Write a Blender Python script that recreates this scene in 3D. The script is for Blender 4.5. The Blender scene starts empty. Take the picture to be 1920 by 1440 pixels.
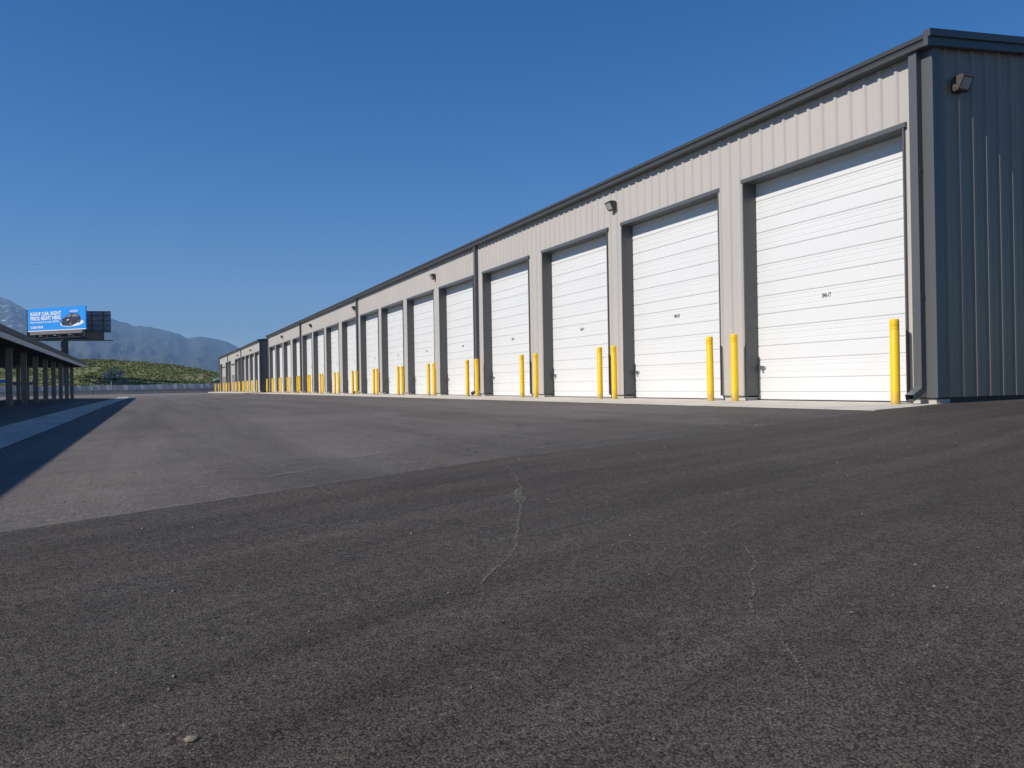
import bpy, math, random
from mathutils import Vector, Matrix, noise

scene = bpy.context.scene
COL = scene.collection
R = math.radians
random.seed(7)

# ------------------------------------------------------------------ camera
YAW, ROLL = 24.373, 0.0175
a = R(YAW)
right = Vector((math.cos(a), -math.sin(a), 0)); fwd = Vector((math.sin(a), math.cos(a), 0)); up = Vector((0, 0, 1))
cx = math.cos(ROLL) * right - math.sin(ROLL) * up
cy = math.sin(ROLL) * right + math.cos(ROLL) * up
cam = bpy.data.cameras.new('camera')
cam.sensor_width = 36.0
cam.lens = 36.0 * 1510 / 1920
cam.clip_start = 0.05
cam.clip_end = 30000
camo = bpy.data.objects.new('camera', cam)
COL.objects.link(camo)
m = Matrix((cx, cy, -fwd)).transposed().to_4x4()
camo.matrix_world = m
scene.camera = camo

# ------------------------------------------------------------------ sky, sun, exposure
SUN_EL, SUN_AZ = 38.5, -91.2          # azimuth clockwise from +Y
world = bpy.data.worlds.new('World')
scene.world = world
world.use_nodes = True
wn, wl = world.node_tree.nodes, world.node_tree.links
sky = wn.new('ShaderNodeTexSky')
sky.sky_type = 'NISHITA'
sky.sun_disc = False
sky.sun_elevation = R(SUN_EL)
sky.sun_rotation = R(SUN_AZ % 360)
sky.altitude = 1400
sky.air_density = 1.0
sky.dust_density = 0.0
sky.ozone_density = 3.5
hs = wn.new('ShaderNodeHueSaturation')
hs.inputs['Saturation'].default_value = 1.38
hs.inputs['Hue'].default_value = 0.506
wl.new(sky.outputs[0], hs.inputs['Color'])
wl.new(hs.outputs[0], wn['Background'].inputs[0])
wn['Background'].inputs[1].default_value = 0.096
sun = bpy.data.lights.new('sun', 'SUN')
sun.energy = 5.0
sun.angle = R(0.53)
sun.color = (1.0, 0.945, 0.86)
suno = bpy.data.objects.new('sun', sun)
COL.objects.link(suno)
sd = Vector((math.sin(R(SUN_AZ)) * math.cos(R(SUN_EL)), math.cos(R(SUN_AZ)) * math.cos(R(SUN_EL)), math.sin(R(SUN_EL))))
suno.rotation_euler = sd.to_track_quat('Z', 'Y').to_euler()
scene.view_settings.view_transform = 'Standard'
scene.view_settings.look = 'None'
scene.view_settings.gamma = 1.0
scene.view_settings.exposure = 0.09
scene.cycles.volume_bounces = 0

# ------------------------------------------------------------------ mesh helpers
class MB:
    def __init__(self): self.v = []; self.f = []
    def add(self, vs, fs):
        n = len(self.v); self.v += [tuple(p) for p in vs]; self.f += [tuple(i + n for i in q) for q in fs]
    def box(self, x0, x1, y0, y1, z0, z1):
        self.add([(x0,y0,z0),(x1,y0,z0),(x1,y1,z0),(x0,y1,z0),(x0,y0,z1),(x1,y0,z1),(x1,y1,z1),(x0,y1,z1)],
                 [(0,3,2,1),(4,5,6,7),(0,1,5,4),(1,2,6,5),(2,3,7,6),(3,0,4,7)])
    def bar(self, p, q, r, n=8, r2=None, cap=True):
        p, q = Vector(p), Vector(q); d = (q - p).normalized()
        u = d.orthogonal().normalized(); w = d.cross(u); r2 = r if r2 is None else r2
        vs = []
        for i in range(n):
            t = 2 * math.pi * i / n; o = u * math.cos(t) + w * math.sin(t)
            vs += [p + o * r, q + o * r2]
        fs = [(2*i, 2*((i+1) % n), 2*((i+1) % n)+1, 2*i+1) for i in range(n)]
        if cap: fs += [tuple(2*i for i in reversed(range(n))), tuple(2*i+1 for i in range(n))]
        self.add(vs, fs)
    def prism(self, poly, e0, e1, axis='y'):      # poly in two axes, extruded along the third
        n = len(poly)
        def pt(p, e): return {'y': (p[0], e, p[1]), 'x': (e, p[0], p[1]), 'z': (p[0], p[1], e)}[axis]
        vs = [pt(p, e0) for p in poly] + [pt(p, e1) for p in poly]
        fs = [(i, (i+1) % n, (i+1) % n + n, i + n) for i in range(n)] + [tuple(range(n-1, -1, -1)), tuple(range(n, 2*n))]
        self.add(vs, fs)
    def lathe(self, prof, n=24, c=(0, 0)):
        vs = []
        for r, z in prof:
            for i in range(n):
                t = 2*math.pi*i/n; vs.append((c[0]+r*math.cos(t), c[1]+r*math.sin(t), z))
        fs = [(k*n+i, k*n+(i+1) % n, (k+1)*n+(i+1) % n, (k+1)*n+i) for k in range(len(prof)-1) for i in range(n)]
        fs += [tuple(range(n-1, -1, -1)), tuple(range((len(prof)-1)*n, len(prof)*n))]
        self.add(vs, fs)
    def mesh(self, name, mat, smooth=False, off=(0, 0, 0)):
        me = bpy.data.meshes.new(name)
        me.from_pydata([(x-off[0], y-off[1], z-off[2]) for x, y, z in self.v], [], self.f)
        me.materials.append(mat)
        if smooth:
            for p in me.polygons: p.use_smooth = True
        me.update(); return me
    def build(self, name, mat, parent=None, smooth=False, recalc=True):
        off = parent_origin(parent)
        me = self.mesh(name, mat, smooth, off)
        if recalc:
            import bmesh
            bm = bmesh.new(); bm.from_mesh(me); bmesh.ops.recalc_face_normals(bm, faces=bm.faces); bm.to_mesh(me); bm.free()
            if smooth:
                me.set_sharp_from_angle(angle=R(35))
        return link(name, me, parent)

def parent_origin(p):
    o = Vector((0, 0, 0))
    while p is not None: o = o + p.location; p = p.parent
    return o
def link(name, me, parent=None, loc=(0, 0, 0)):
    o = bpy.data.objects.new(name, me); COL.objects.link(o); o.location = loc
    if parent is not None: o.parent = parent
    return o
def tag(o, label=None, cat=None, group=None, kind=None):
    if label: o['label'] = label
    if cat: o['category'] = cat
    if group: o['group'] = group
    if kind: o['kind'] = kind
    return o
def thing(name, label, cat, loc, group=None):
    o = bpy.data.objects.new(name, None); COL.objects.link(o); o.location = loc
    o.empty_display_size = 0.2
    return tag(o, label, cat, group)
def text_obj(name, body, size, mat, parent, M, bold=0.0, extrude=0.0, align='LEFT', sx=1.0):
    cu = bpy.data.curves.new('t', 'FONT'); cu.body = body; cu.size = size; cu.offset = bold; cu.extrude = extrude; cu.align_x = align
    cu.resolution_u = 3
    to = bpy.data.objects.new('t', cu); COL.objects.link(to)
    bpy.context.view_layer.update()
    me = bpy.data.meshes.new_from_object(to.evaluated_get(bpy.context.evaluated_depsgraph_get()))
    bpy.data.objects.remove(to); bpy.data.curves.remove(cu)
    me.name = name; me.transform(M @ Matrix.Diagonal((sx, 1, 1, 1)))
    me.materials.clear(); me.materials.append(mat)
    return link(name, me, parent)

# ------------------------------------------------------------------ materials
def mat(name, col, rough=0.6, metal=0.0, var=0.0, vscale=3.0, bump=0.0, bscale=40.0, spec=0.5, stretch=(1, 1, 1), col2=None):
    mt = bpy.data.materials.new(name); mt.use_nodes = True
    n, l = mt.node_tree.nodes, mt.node_tree.links
    b = n['Principled BSDF']
    b.inputs['Roughness'].default_value = rough; b.inputs['Metallic'].default_value = metal
    b.inputs['Specular IOR Level'].default_value = spec
    b.inputs['Base Color'].default_value = (*col, 1)
    if var or bump:
        tc = n.new('ShaderNodeTexCoord'); mp = n.new('ShaderNodeMapping'); mp.inputs['Scale'].default_value = stretch
        l.new(tc.outputs['Object'], mp.inputs['Vector'])
    if var:
        no = n.new('ShaderNodeTexNoise'); no.inputs['Scale'].default_value = vscale; no.inputs['Detail'].default_value = 6
        l.new(mp.outputs[0], no.inputs['Vector'])
        cr = n.new('ShaderNodeValToRGB'); cr.color_ramp.elements[0].position = 0.3; cr.color_ramp.elements[1].position = 0.7
        c2 = col2 if col2 else tuple(c * (1 - var) for c in col)
        cr.color_ramp.elements[0].color = (*c2, 1); cr.color_ramp.elements[1].color = (*col, 1)
        l.new(no.outputs['Fac'], cr.inputs['Fac']); l.new(cr.outputs['Color'], b.inputs['Base Color'])
    if bump:
        nb = n.new('ShaderNodeTexNoise'); nb.inputs['Scale'].default_value = bscale; nb.inputs['Detail'].default_value = 4
        l.new(mp.outputs[0], nb.inputs['Vector'])
        bu = n.new('ShaderNodeBump'); bu.inputs['Strength'].default_value = bump; bu.inputs['Distance'].default_value = 0.02
        l.new(nb.outputs['Fac'], bu.inputs['Height']); l.new(bu.outputs[0], b.inputs['Normal'])
    return mt

M = {}
M['tan'] = mat('tan_metal', (0.50, 0.46, 0.418), 0.45, var=0.07, vscale=1.2, bump=0.03, bscale=2.5, stretch=(1, 1, .25))
M['dark'] = mat('charcoal_metal', (0.108, 0.111, 0.113), 0.36, var=0.10, vscale=1.5, bump=0.03, bscale=2.5, stretch=(1, 1, .25))
M['edge'] = mat('dark_edge_metal', (0.075, 0.078, 0.08), 0.38, var=.08)
M['slate'] = mat('slate_metal', (0.26, 0.208, 0.152), 0.34, var=0.12, vscale=1.5, bump=0.05, bscale=2.0, stretch=(1, 1, .25))
M['eave'] = mat('pale_galvanised', (0.42, 0.44, 0.43), 0.5, var=.2)
M['white'] = mat('white_door', (0.735, 0.73, 0.71), 0.42, var=0.035, vscale=1.6, bump=0.02, bscale=3, stretch=(1, .4, 1))
M['concrete'] = mat('concrete', (0.56, 0.52, 0.46), 0.85, var=0.25, vscale=2.2, bump=0.15, bscale=60)
M['shadedconcrete'] = mat('shaded_foundation', (0.07, 0.068, 0.065), 0.85, var=0.3, vscale=2)  # foundation concrete, its shade painted in as a near-black base colour
M['gutter'] = mat('gutter_concrete', (0.55, 0.50, 0.43), 0.85, var=0.3, vscale=1.3, bump=0.1, bscale=50, stretch=(1, .3, 1))
M['yellow'] = mat('yellow_plastic', (0.93, 0.56, 0.006), 0.42, var=0.06, vscale=5)
M['black'] = mat('black_seal', (0.02, 0.02, 0.022), 0.6)
M['ink'] = mat('dark_ink', (0.13, 0.13, 0.135), 0.6)
M['steel'] = mat('bright_steel', (0.62, 0.62, 0.62), 0.35, metal=0.9)
M['bronze'] = mat('bronze_housing', (0.075, 0.062, 0.055), 0.45, var=0.1)
M['lens'] = mat('lamp_lens', (0.40, 0.42, 0.43), 0.12, var=0.12, vscale=14)
M['roof'] = mat('roof_metal', (0.25, 0.27, 0.29), 0.4, var=0.08)
M['galv'] = mat('galvanised_steel', (0.20, 0.215, 0.22), 0.55, var=0.18, vscale=2.5)
M['galvdark'] = mat('grey_painted_steel', (0.06, 0.065, 0.07), 0.55, var=0.15)
M['ink_blue'] = mat('poster_blue', (0.005, 0.30, 0.86), 0.5)
M['paper'] = mat('poster_white', (0.85, 0.85, 0.85), 0.5)
M['carblack'] = mat('poster_car_dark', (0.022, 0.022, 0.05), 0.5)
M['cargrey'] = mat('poster_car_grey', (0.20, 0.22, 0.27), 0.5)
M['bbframe'] = mat('billboard_steel', (0.012, 0.013, 0.017), 0.6)
M['bbback'] = mat('billboard_back', (0.27, 0.29, 0.33), 0.6, var=0.3, vscale=.6)
M['bbgrey'] = mat('billboard_apron', (0.20, 0.18, 0.18), 0.7, var=0.2)
M['barrier'] = mat('barrier_concrete', (0.17, 0.17, 0.18), 0.9, var=0.3, vscale=1.0)
M['screen'] = mat('fence_screen', (0.62, 0.59, 0.55), 0.8, var=0.12, vscale=.5)
M['post'] = mat('fence_post', (0.35, 0.36, 0.37), 0.5, metal=.3)
M['navy'] = mat('navy_canvas', (0.012, 0.03, 0.11), 0.7)
M['blue'] = mat('blue_canvas', (0.03, 0.11, 0.40), 0.7)
M['whitepaint'] = mat('white_paint', (0.8, 0.8, 0.8), 0.5)
M['aluminium'] = mat('aircraft_white', (0.8, 0.8, 0.8), 0.35)
M['soil'] = mat('dark_soil', (0.035, 0.028, 0.024), 0.95, var=0.4, bump=.4, bscale=2)
M['lamphead'] = mat('lamp_head', (0.75, 0.75, 0.75), 0.3)
M['lampole'] = mat('lamp_pole', (0.30, 0.31, 0.32), 0.5)
M['bark'] = mat('bark', (0.09, 0.07, 0.05), 0.9, var=0.3)

# ------------------------------------------------------------------ terrain height
def interp(x, pts):
    if x <= pts[0][0]: return pts[0][1]
    for (x0, y0), (x1, y1) in zip(pts, pts[1:]):
        if x <= x1: return y0 + (y1 - y0) * (x - x0) / (x1 - x0)
    return pts[-1][1]
CREASE = [(-60, -16), (-10, 1.3), (-.65, 4.53), (2.6, 5.95), (5.6, 6.75), (8.46, 7.8), (10.7, 8.27), (60, 8.27)]
def yc(x):
    return interp(x, CREASE)
def p2(x): return interp(x, [(-60, -.55), (-6, -.60), (-2.2, -.70), (9, -.446), (10.73, -.405), (36, -.1)])
def zg(x, y):
    s = y - yc(x); z = p2(x)
    if s < 0: z += .02 * s
    if y > 80:
        t = min(1, (y - 80) / 60); z = z * (1 - t) + t * interp(x, [(-26, -.667), (12, -.556)])
    return z

def uvgrid(name, xs, ss, zf, material, kind='structure'):
    """rows follow the crease: Y = crease(X) + s; uv = (distance along, s)"""
    vs, fs, uvs = [], [], []
    for s in ss:
        for x in xs:
            y = yc(x) + s; vs.append((x, y, zf(x, y, s))); uvs.append((x * 1.06, s))
    n = len(xs)
    for j in range(len(ss)-1):
        for i in range(n-1): fs.append((j*n+i, j*n+i+1, (j+1)*n+i+1, (j+1)*n+i))
    me = bpy.data.meshes.new(name); me.from_pydata(vs, [], fs)
    ul = me.uv_layers.new(name='strip')
    for lp in me.loops: ul.data[lp.index].uv = uvs[lp.vertex_index]
    me.materials.append(material)
    for p in me.polygons: p.use_smooth = True
    o = link(name, me); tag(o, kind=kind); return o

# asphalt shader: grain from voronoi stones, streaks, dust, painted far-end brightness, joint line
def asphalt(name, base, aisle):
    mt = bpy.data.materials.new(name); mt.use_nodes = True
    n, l = mt.node_tree.nodes, mt.node_tree.links
    b = n['Principled BSDF']; b.inputs['Specular IOR Level'].default_value = 0.12
    tc = n.new('ShaderNodeTexCoord')
    def val(x):
        v = n.new('ShaderNodeValue'); v.outputs[0].default_value = x; return v.outputs[0]
    def math_(op, *ins):
        m_ = n.new('ShaderNodeMath'); m_.operation = op
        for i, s in enumerate(ins):
            if isinstance(s, (int, float)): m_.inputs[i].default_value = s
            else: l.new(s, m_.inputs[i])
        return m_.outputs[0]
    def mapped(src, sc):
        mp = n.new('ShaderNodeMapping'); mp.inputs['Scale'].default_value = sc; l.new(src, mp.inputs['Vector']); return mp.outputs[0]
    def nz(vec, scale, detail=5, rough=.6, dist=0.0):
        t = n.new('ShaderNodeTexNoise'); t.inputs['Scale'].default_value = scale; t.inputs['Detail'].default_value = detail
        t.inputs['Roughness'].default_value = rough; t.inputs['Distortion'].default_value = dist; l.new(vec, t.inputs['Vector']); return t.outputs['Fac']
    def ramp(fac, p0, p1, v0, v1):
        m_ = n.new('ShaderNodeMapRange'); l.new(fac, m_.inputs['Value'])
        m_.inputs['From Min'].default_value = p0; m_.inputs['From Max'].default_value = p1
        m_.inputs['To Min'].default_value = v0; m_.inputs['To Max'].default_value = v1; return m_.outputs[0]
    obj = tc.outputs['Object']; uv = tc.outputs['UV']
    # stones
    vo = n.new('ShaderNodeTexVoronoi'); vo.inputs['Scale'].default_value = 165 if aisle else 190; vo.feature = 'F1'
    l.new(obj, vo.inputs['Vector'])
    sep = n.new('ShaderNodeSeparateColor'); l.new(vo.outputs['Color'], sep.inputs[0])
    stone = ramp(sep.outputs[0], 0, .42, 0.40, 1.16)
    gap = ramp(vo.outputs['Distance'], 0.30, 0.75, 1.06, 0.45)
    rare = ramp(sep.outputs[1], 0.955, 0.975, 1.0, 1.6)
    gr = math_('MULTIPLY', math_('MULTIPLY', stone, gap), rare)
    clump = ramp(nz(obj, 34, 3), 0.36, 0.64, 0.80, 1.16)
    big = ramp(nz(obj, 0.35, 4), 0.32, 0.68, 0.90, 1.10)
    mid = ramp(nz(obj, 2.3, 5), 0.3, 0.7, 0.93, 1.07)
    f = math_('MULTIPLY', math_('MULTIPLY', gr, clump), math_('MULTIPLY', big, mid))
    if aisle:
        st = ramp(nz(mapped(uv, (.10, 2.3, 1)), 1.0, 5, .65, .4), 0.33, 0.67, 0.79, 1.20)
        st2 = ramp(nz(mapped(uv, (.45, 9, 1)), 1.0, 3, .6), 0.3, 0.7, 0.90, 1.10)
        f = math_('MULTIPLY', f, math_('MULTIPLY', st, st2))
    else:
        st = ramp(nz(mapped(obj, (.85, .055, 1)), 1.0, 6, .65, .5), 0.35, 0.65, 0.80, 1.20)
        f = math_('MULTIPLY', f, st)
    # colour
    rgb = n.new('ShaderNodeMix'); rgb.data_type = 'RGBA'; rgb.blend_type = 'MULTIPLY'; rgb.inputs['Factor'].default_value = 1
    tint = n.new('ShaderNodeMix'); tint.data_type = 'RGBA'
    l.new(ramp(nz(obj, 0.8, 4), .35, .65, 0, 1), tint.inputs['Factor'])
    tint.inputs['A'].default_value = (base[0]*1.03, base[1]*.99, base[2]*.97, 1); tint.inputs['B'].default_value = (base[0]*.98, base[1]*.99, base[2]*1.02, 1)
    l.new(tint.outputs['Result'], rgb.inputs['A'])
    sxyz = n.new('ShaderNodeSeparateXYZ'); l.new(uv, sxyz.inputs[0])
    if not aisle:      # the newer paving of the aisle feathers out over the lot
        wv = math_('ADD', sxyz.outputs[1], ramp(nz(obj, .7, 5), 0, 1, -1.6, 1.6))
        lo = ramp(sxyz.outputs[0], -.6, 4.5, .84, .56)
        tt = math_('DIVIDE', math_('ADD', wv, .5), ramp(sxyz.outputs[0], 0, 6, 2.4, 4.2))
        tt = ramp(tt, 0, 1, 0, 1)
        f = math_('MULTIPLY', f, math_('ADD', lo, math_('MULTIPLY', tt, math_('SUBTRACT', 1.0, lo))))
    comb = n.new('ShaderNodeCombineColor')
    for i in range(3): l.new(f, comb.inputs[i])
    l.new(comb.outputs[0], rgb.inputs['B'])
    out = rgb.outputs['Result']
    def over(out, fac, colr):
        mx = n.new('ShaderNodeMix'); mx.data_type = 'RGBA'; l.new(fac, mx.inputs['Factor'])
        l.new(out, mx.inputs['A']); mx.inputs['B'].default_value = (*colr, 1); return mx.outputs['Result']
    if aisle:
        # pale worn joint along the edge of the strip
        w = math_('ADD', sxyz.outputs[1], ramp(nz(obj, 3.0, 4), 0, 1, -.03, .03))
        line = math_('MULTIPLY', ramp(w, -.05, -.005, 0, .5), ramp(nz(obj, 9, 4), .36, .56, .12, 1))
        out = over(out, line, (.20, .19, .175))
        # scuffed pale flecks
        fl = math_('MULTIPLY', ramp(nz(mapped(uv, (1.2, 3.5, 1)), 2.0, 8, .75, .8), .64, .74, 0, .30), ramp(nz(obj, 60, 2), .45, .6, 0, 1))
        out = over(out, fl, (.19, .17, .15))
    else:
        d1 = math_('MULTIPLY', ramp(nz(mapped(obj, (1.3, .5, 1)), .55, 7, .7, 1.2), .54, .75, 0, .50), ramp(nz(obj, 45, 3), .3, .7, .45, 1))
        out = over(out, d1, (.20, .185, .17))
        sc = math_('MULTIPLY', ramp(nz(mapped(obj, (.9, 3.2, 1)), 1.1, 8, .75, 1.5), .63, .72, 0, .5), ramp(nz(obj, .25, 3), .48, .58, 0, 1))
        out = over(out, sc, (.24, .22, .20))
        dk = math_('MULTIPLY', ramp(nz(mapped(obj, (.5, .22, 1)), 1.0, 6, .6, 2.0), .60, .70, 0, .45), 1.0)
        out = over(out, dk, (.045, .042, .042))
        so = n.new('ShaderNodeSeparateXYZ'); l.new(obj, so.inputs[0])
        far = math_('MULTIPLY', ramp(math_('ADD', so.outputs[1], ramp(nz(obj, .12, 4), 0, 1, -25, 25)), 60, 130, 0, .75), ramp(nz(mapped(obj, (.3, .08, 1)), 1, 5), .3, .7, .6, 1))  # far-end dust that also paints in the brightness of grazing sunlight
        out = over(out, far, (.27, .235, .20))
    l.new(out, b.inputs['Base Color'])
    l.new(ramp(sep.outputs[2], 0, 1, .62, .9), b.inputs['Roughness'])
    bu = n.new('ShaderNodeBump'); bu.inputs['Strength'].default_value = 0.6; bu.inputs['Distance'].default_value = 0.004
    l.new(math_('ADD', math_('MULTIPLY', vo.outputs['Distance'], -1.0), math_('MULTIPLY', sep.outputs[0], .45)), bu.inputs['Height'])
    bu2 = n.new('ShaderNodeBump'); bu2.inputs['Strength'].default_value = 0.25; bu2.inputs['Distance'].default_value = 0.03
    l.new(nz(obj, 1.6, 4), bu2.inputs['Height']); l.new(bu.outputs[0], bu2.inputs['Normal'])
    l.new(bu2.outputs[0], b.inputs['Normal'])
    return mt

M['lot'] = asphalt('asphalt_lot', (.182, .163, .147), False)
M['aisle'] = asphalt('asphalt_aisle', (.097, .084, .072), True)

def frange(a0, b0, st):
    k = int(round((b0 - a0) / st)); return [a0 + (b0 - a0) * i / k for i in range(k + 1)]
xs = sorted(set([-60, -40, -30, -20, -14] + [round(v, 3) for v in frange(-10, 8.5, .5)] + [-6, -2.7, -2.2, -1.7, -.65, 2.6, 5.6, 8.46, 8.98, 9.02, 10.7, 10.73, 11.2, 12, 14, 18, 24, 36, 60]))
def z_lot(x, y, s):
    z = zg(x, y)
    if s > .1 and 9.0 < x < 36 : z -= .03
    if x >= 36: z = -.12
    return z
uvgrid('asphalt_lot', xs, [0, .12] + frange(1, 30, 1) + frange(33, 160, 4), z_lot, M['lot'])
uvgrid('asphalt_aisle', xs, frange(-24, -8, 2) + frange(-7, 0, .25), lambda x, y, s: zg(x, y), M['aisle'])

# wide ground beyond the lot
M['dirt'] = mat('dry_ground', (0.16, 0.145, 0.11), 0.95, var=0.4, vscale=.05, col2=(0.07, 0.08, 0.045))
g = MB(); g.add([(-3800, -450, -1.9), (3800, -450, -1.9), (3800, 8800, -1.9), (-3800, 8800, -1.9)], [(0, 1, 2, 3)])
tag(g.build('ground', M['dirt']), kind='structure')

# ------------------------------------------------------------------ concrete valley gutter and aprons
gx = [-2.72, -2.2, -1.68]
vs, fs = [], []
ys = frange(-2, 96, 2)
for y in ys:
    for x in gx: vs.append((x + .05*math.sin(y*.11), y, zg(x, y) + (.012 if x != -2.2 else .006)))
for j in range(len(ys)-1):
    for i in range(2): fs.append((j*3+i, j*3+i+1, (j+1)*3+i+1, (j+1)*3+i))
g = MB(); g.add(vs, fs); tag(g.build('drain_gutter', M['gutter']), kind='structure')

# tyre marks and scratches lying on the asphalt
def mark_mat(name, col, cover, sc, amax=None, soft=.10):
    mt = bpy.data.materials.new(name); mt.use_nodes = True
    n, l = mt.node_tree.nodes, mt.node_tree.links
    b = n['Principled BSDF']; b.inputs['Base Color'].default_value = (*col, 1); b.inputs['Roughness'].default_value = .9
    tc = n.new('ShaderNodeTexCoord'); no = n.new('ShaderNodeTexNoise'); no.inputs['Scale'].default_value = sc; no.inputs['Detail'].default_value = 5
    l.new(tc.outputs['Object'], no.inputs['Vector'])
    mr = n.new('ShaderNodeMapRange'); l.new(no.outputs['Fac'], mr.inputs['Value'])
    mr.inputs['From Min'].default_value = .62 - cover * .3; mr.inputs['From Max'].default_value = .62 - cover * .3 + soft; mr.inputs['To Max'].default_value = amax if amax else min(1, .35 + cover)
    uvn = n.new('ShaderNodeSeparateXYZ'); l.new(tc.outputs['UV'], uvn.inputs[0])
    edge = n.new('ShaderNodeMath'); edge.operation = 'PINGPONG'; edge.inputs[1].default_value = .5; l.new(uvn.outputs[1], edge.inputs[0])
    e2 = n.new('ShaderNodeMapRange'); l.new(edge.outputs[0], e2.inputs['Value']); e2.inputs['From Max'].default_value = .35
    mu = n.new('ShaderNodeMath'); mu.operation = 'MULTIPLY'; l.new(mr.outputs[0], mu.inputs[0]); l.new(e2.outputs[0], mu.inputs[1])
    l.new(mu.outputs[0], b.inputs['Alpha'])
    return mt
M['pale_mark'] = mark_mat('pale_scuff', (.26, .24, .21), .45, 38)
M['dust_mark'] = mark_mat('dust_track', (.23, .21, .185), .72, 4, .42, .34)
M['dark_mark'] = mark_mat('dark_track', (.055, .050, .049), .6, 5, .40, .3)
M['scratch'] = mark_mat('fine_scratch', (.23, .205, .175), .50, 85, .55)
def ribbon(name, pts, w, mt, jit=0.0):
    P_ = [Vector((p[0], p[1], 0)) for p in pts]
    dense = []
    for i in range(len(P_)-1):
        p0 = P_[max(i-1, 0)]; p1 = P_[i]; p2_ = P_[i+1]; p3 = P_[min(i+2, len(P_)-1)]
        k = max(2, int((p2_-p1).length / .07))
        for j in range(k):
            t = j / k
            dense.append(.5*((2*p1) + (p2_-p0)*t + (2*p0-5*p1+4*p2_-p3)*t*t + (3*p1-p0-3*p2_+p3)*t**3))
    dense.append(P_[-1])
    vs, uvs = [], []
    for i, p in enumerate(dense):
        d = (dense[min(i+1, len(dense)-1)] - dense[max(i-1, 0)]).normalized(); nrm = Vector((-d.y, d.x, 0))
        o = nrm * (jit * noise.noise(Vector((p.x*4, p.y*4, 1))))
        tt = i / max(1, len(dense)-1); ww = w * (.25 + .75 * math.sin(math.pi * min(1, max(0, tt))) ** .5) * (1 + (.7 * noise.noise(Vector((p.x*9, p.y*9, 4))) if jit > .025 else 0))
        for k, s in enumerate((-1, 1)):
            q = p + o + nrm * s * ww / 2; vs.append((q.x, q.y, zg(q.x, q.y) + .005)); uvs.append((i, k))
    me = bpy.data.meshes.new(name); me.from_pydata(vs, [], [(2*i, 2*i+1, 2*i+3, 2*i+2) for i in range(len(dense)-1)])
    ul = me.uv_layers.new(name='uv')
    for lp in me.loops: ul.data[lp.index].uv = uvs[lp.vertex_index]
    me.materials.append(mt); tag(link(name, me), kind='structure')
ribbon('scratch_mark', [(2.46, 5.61), (2.21, 4.86), (1.92, 4.15), (1.68, 3.64), (1.48, 3.24), (1.24, 2.82), (1.0, 2.5)], .024, M['scratch'], .035)
ribbon('joint_line', [(x, yc(x) - .02) for x in (-1.6, -1.1, -.65, -.3, .05, .5, 1.0, 1.4)]  , .035, M['scratch'], .03)
ribbon('scratch_mark', [(2.35, 2.95), (2.06, 2.4), (1.92, 2.22), (1.71, 1.97), (1.5, 1.62), (1.31, 1.34)], .013, M['scratch'], .035)
ribbon('scratch_mark', [(2.0, 4.4), (1.9, 4.12), (1.82, 3.9)], .07, M['pale_mark'], .03)
ribbon('tyre_mark', [(1.18, 5.86), (1.5, 5.95), (1.98, 6.12), (2.62, 6.1)], .13, M['dust_mark'], .03)
ribbon('tyre_mark', [(3.21, 14.66), (3.14, 11.21), (2.8, 7.9), (2.5, 6.0)], .10, M['dark_mark'], .03)
ribbon('tyre_mark', [(3.45, 15.5), (3.36, 11.4), (2.98, 8.1), (2.62, 6.2)], .26, M['dust_mark'], .04)
ribbon('tyre_mark', [(-.37, 14.3), (.17, 13.76), (.62, 13.45), (1.2, 13.4), (2.2, 13.6)], .10, M['pale_mark'], .05)
ribbon('tyre_mark', [(1.07, 14.71), (1.05, 13.6)], .12, M['pale_mark'], .02)
ribbon('tyre_mark', [(3.83, 26), (3.9, 15.02), (3.72, 10.35)], .25, M['dust_mark'], .1)
ribbon('tyre_mark', [(6.4, 15.5), (6.29, 11.06), (5.3, 7.9)], .18, M['dust_mark'], .06)
ribbon('tyre_mark', [(2.6, 6.0), (3.9, 6.5), (5.5, 7.0), (7.2, 7.7)], .07, M['dark_mark'], .03)
ribbon('tyre_mark', [(2.2, 5.75), (2.55, 5.7), (3.1, 5.95)], .10, M['dark_mark'], .02)
ribbon('tyre_mark', [(1.4, 74), (1.1, 45), (1.75, 30), (2.4, 22)], .3, M['dust_mark'], .1)
ribbon('tyre_mark', [(3.0, 70), (3.4, 45), (2.9, 30), (2.1, 18)], .3, M['dust_mark'], .1)
ribbon('tyre_mark', [(5.2, 60), (5.0, 40), (5.8, 26), (7.2, 16)], .3, M['dust_mark'], .1)
ribbon('tyre_mark', [(.3, 6.6), (1.0, 6.75), (1.9, 7.1), (2.6, 7.9)], .22, M['dust_mark'], .05)
ribbon('tyre_mark', [(-.4, 7.6), (.5, 8.2), (1.5, 8.5), (2.6, 8.3), (3.6, 7.6)], .16, M['dust_mark'], .05)
ribbon('tyre_mark', [(-.9, 5.2), (.2, 5.6), (1.3, 6.4), (2.0, 7.6), (2.2, 10)], .14, M['dust_mark'], .05)
ribbon('tyre_mark', [(2.7, 6.3), (4.0, 6.75), (5.6, 7.3), (7.4, 8.2), (8.7, 9.6)], .2, M['dust_mark'], .05)
ribbon('tyre_mark', [(2.9, 7.4), (4.2, 9.0), (4.9, 11.5), (5.2, 15)], .16, M['dark_mark'], .05)
ribbon('tyre_mark', [(8.0, 7.25), (8.5, 7.15), (9.1, 6.8)], .05, M['dark_mark'], .02)

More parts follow.
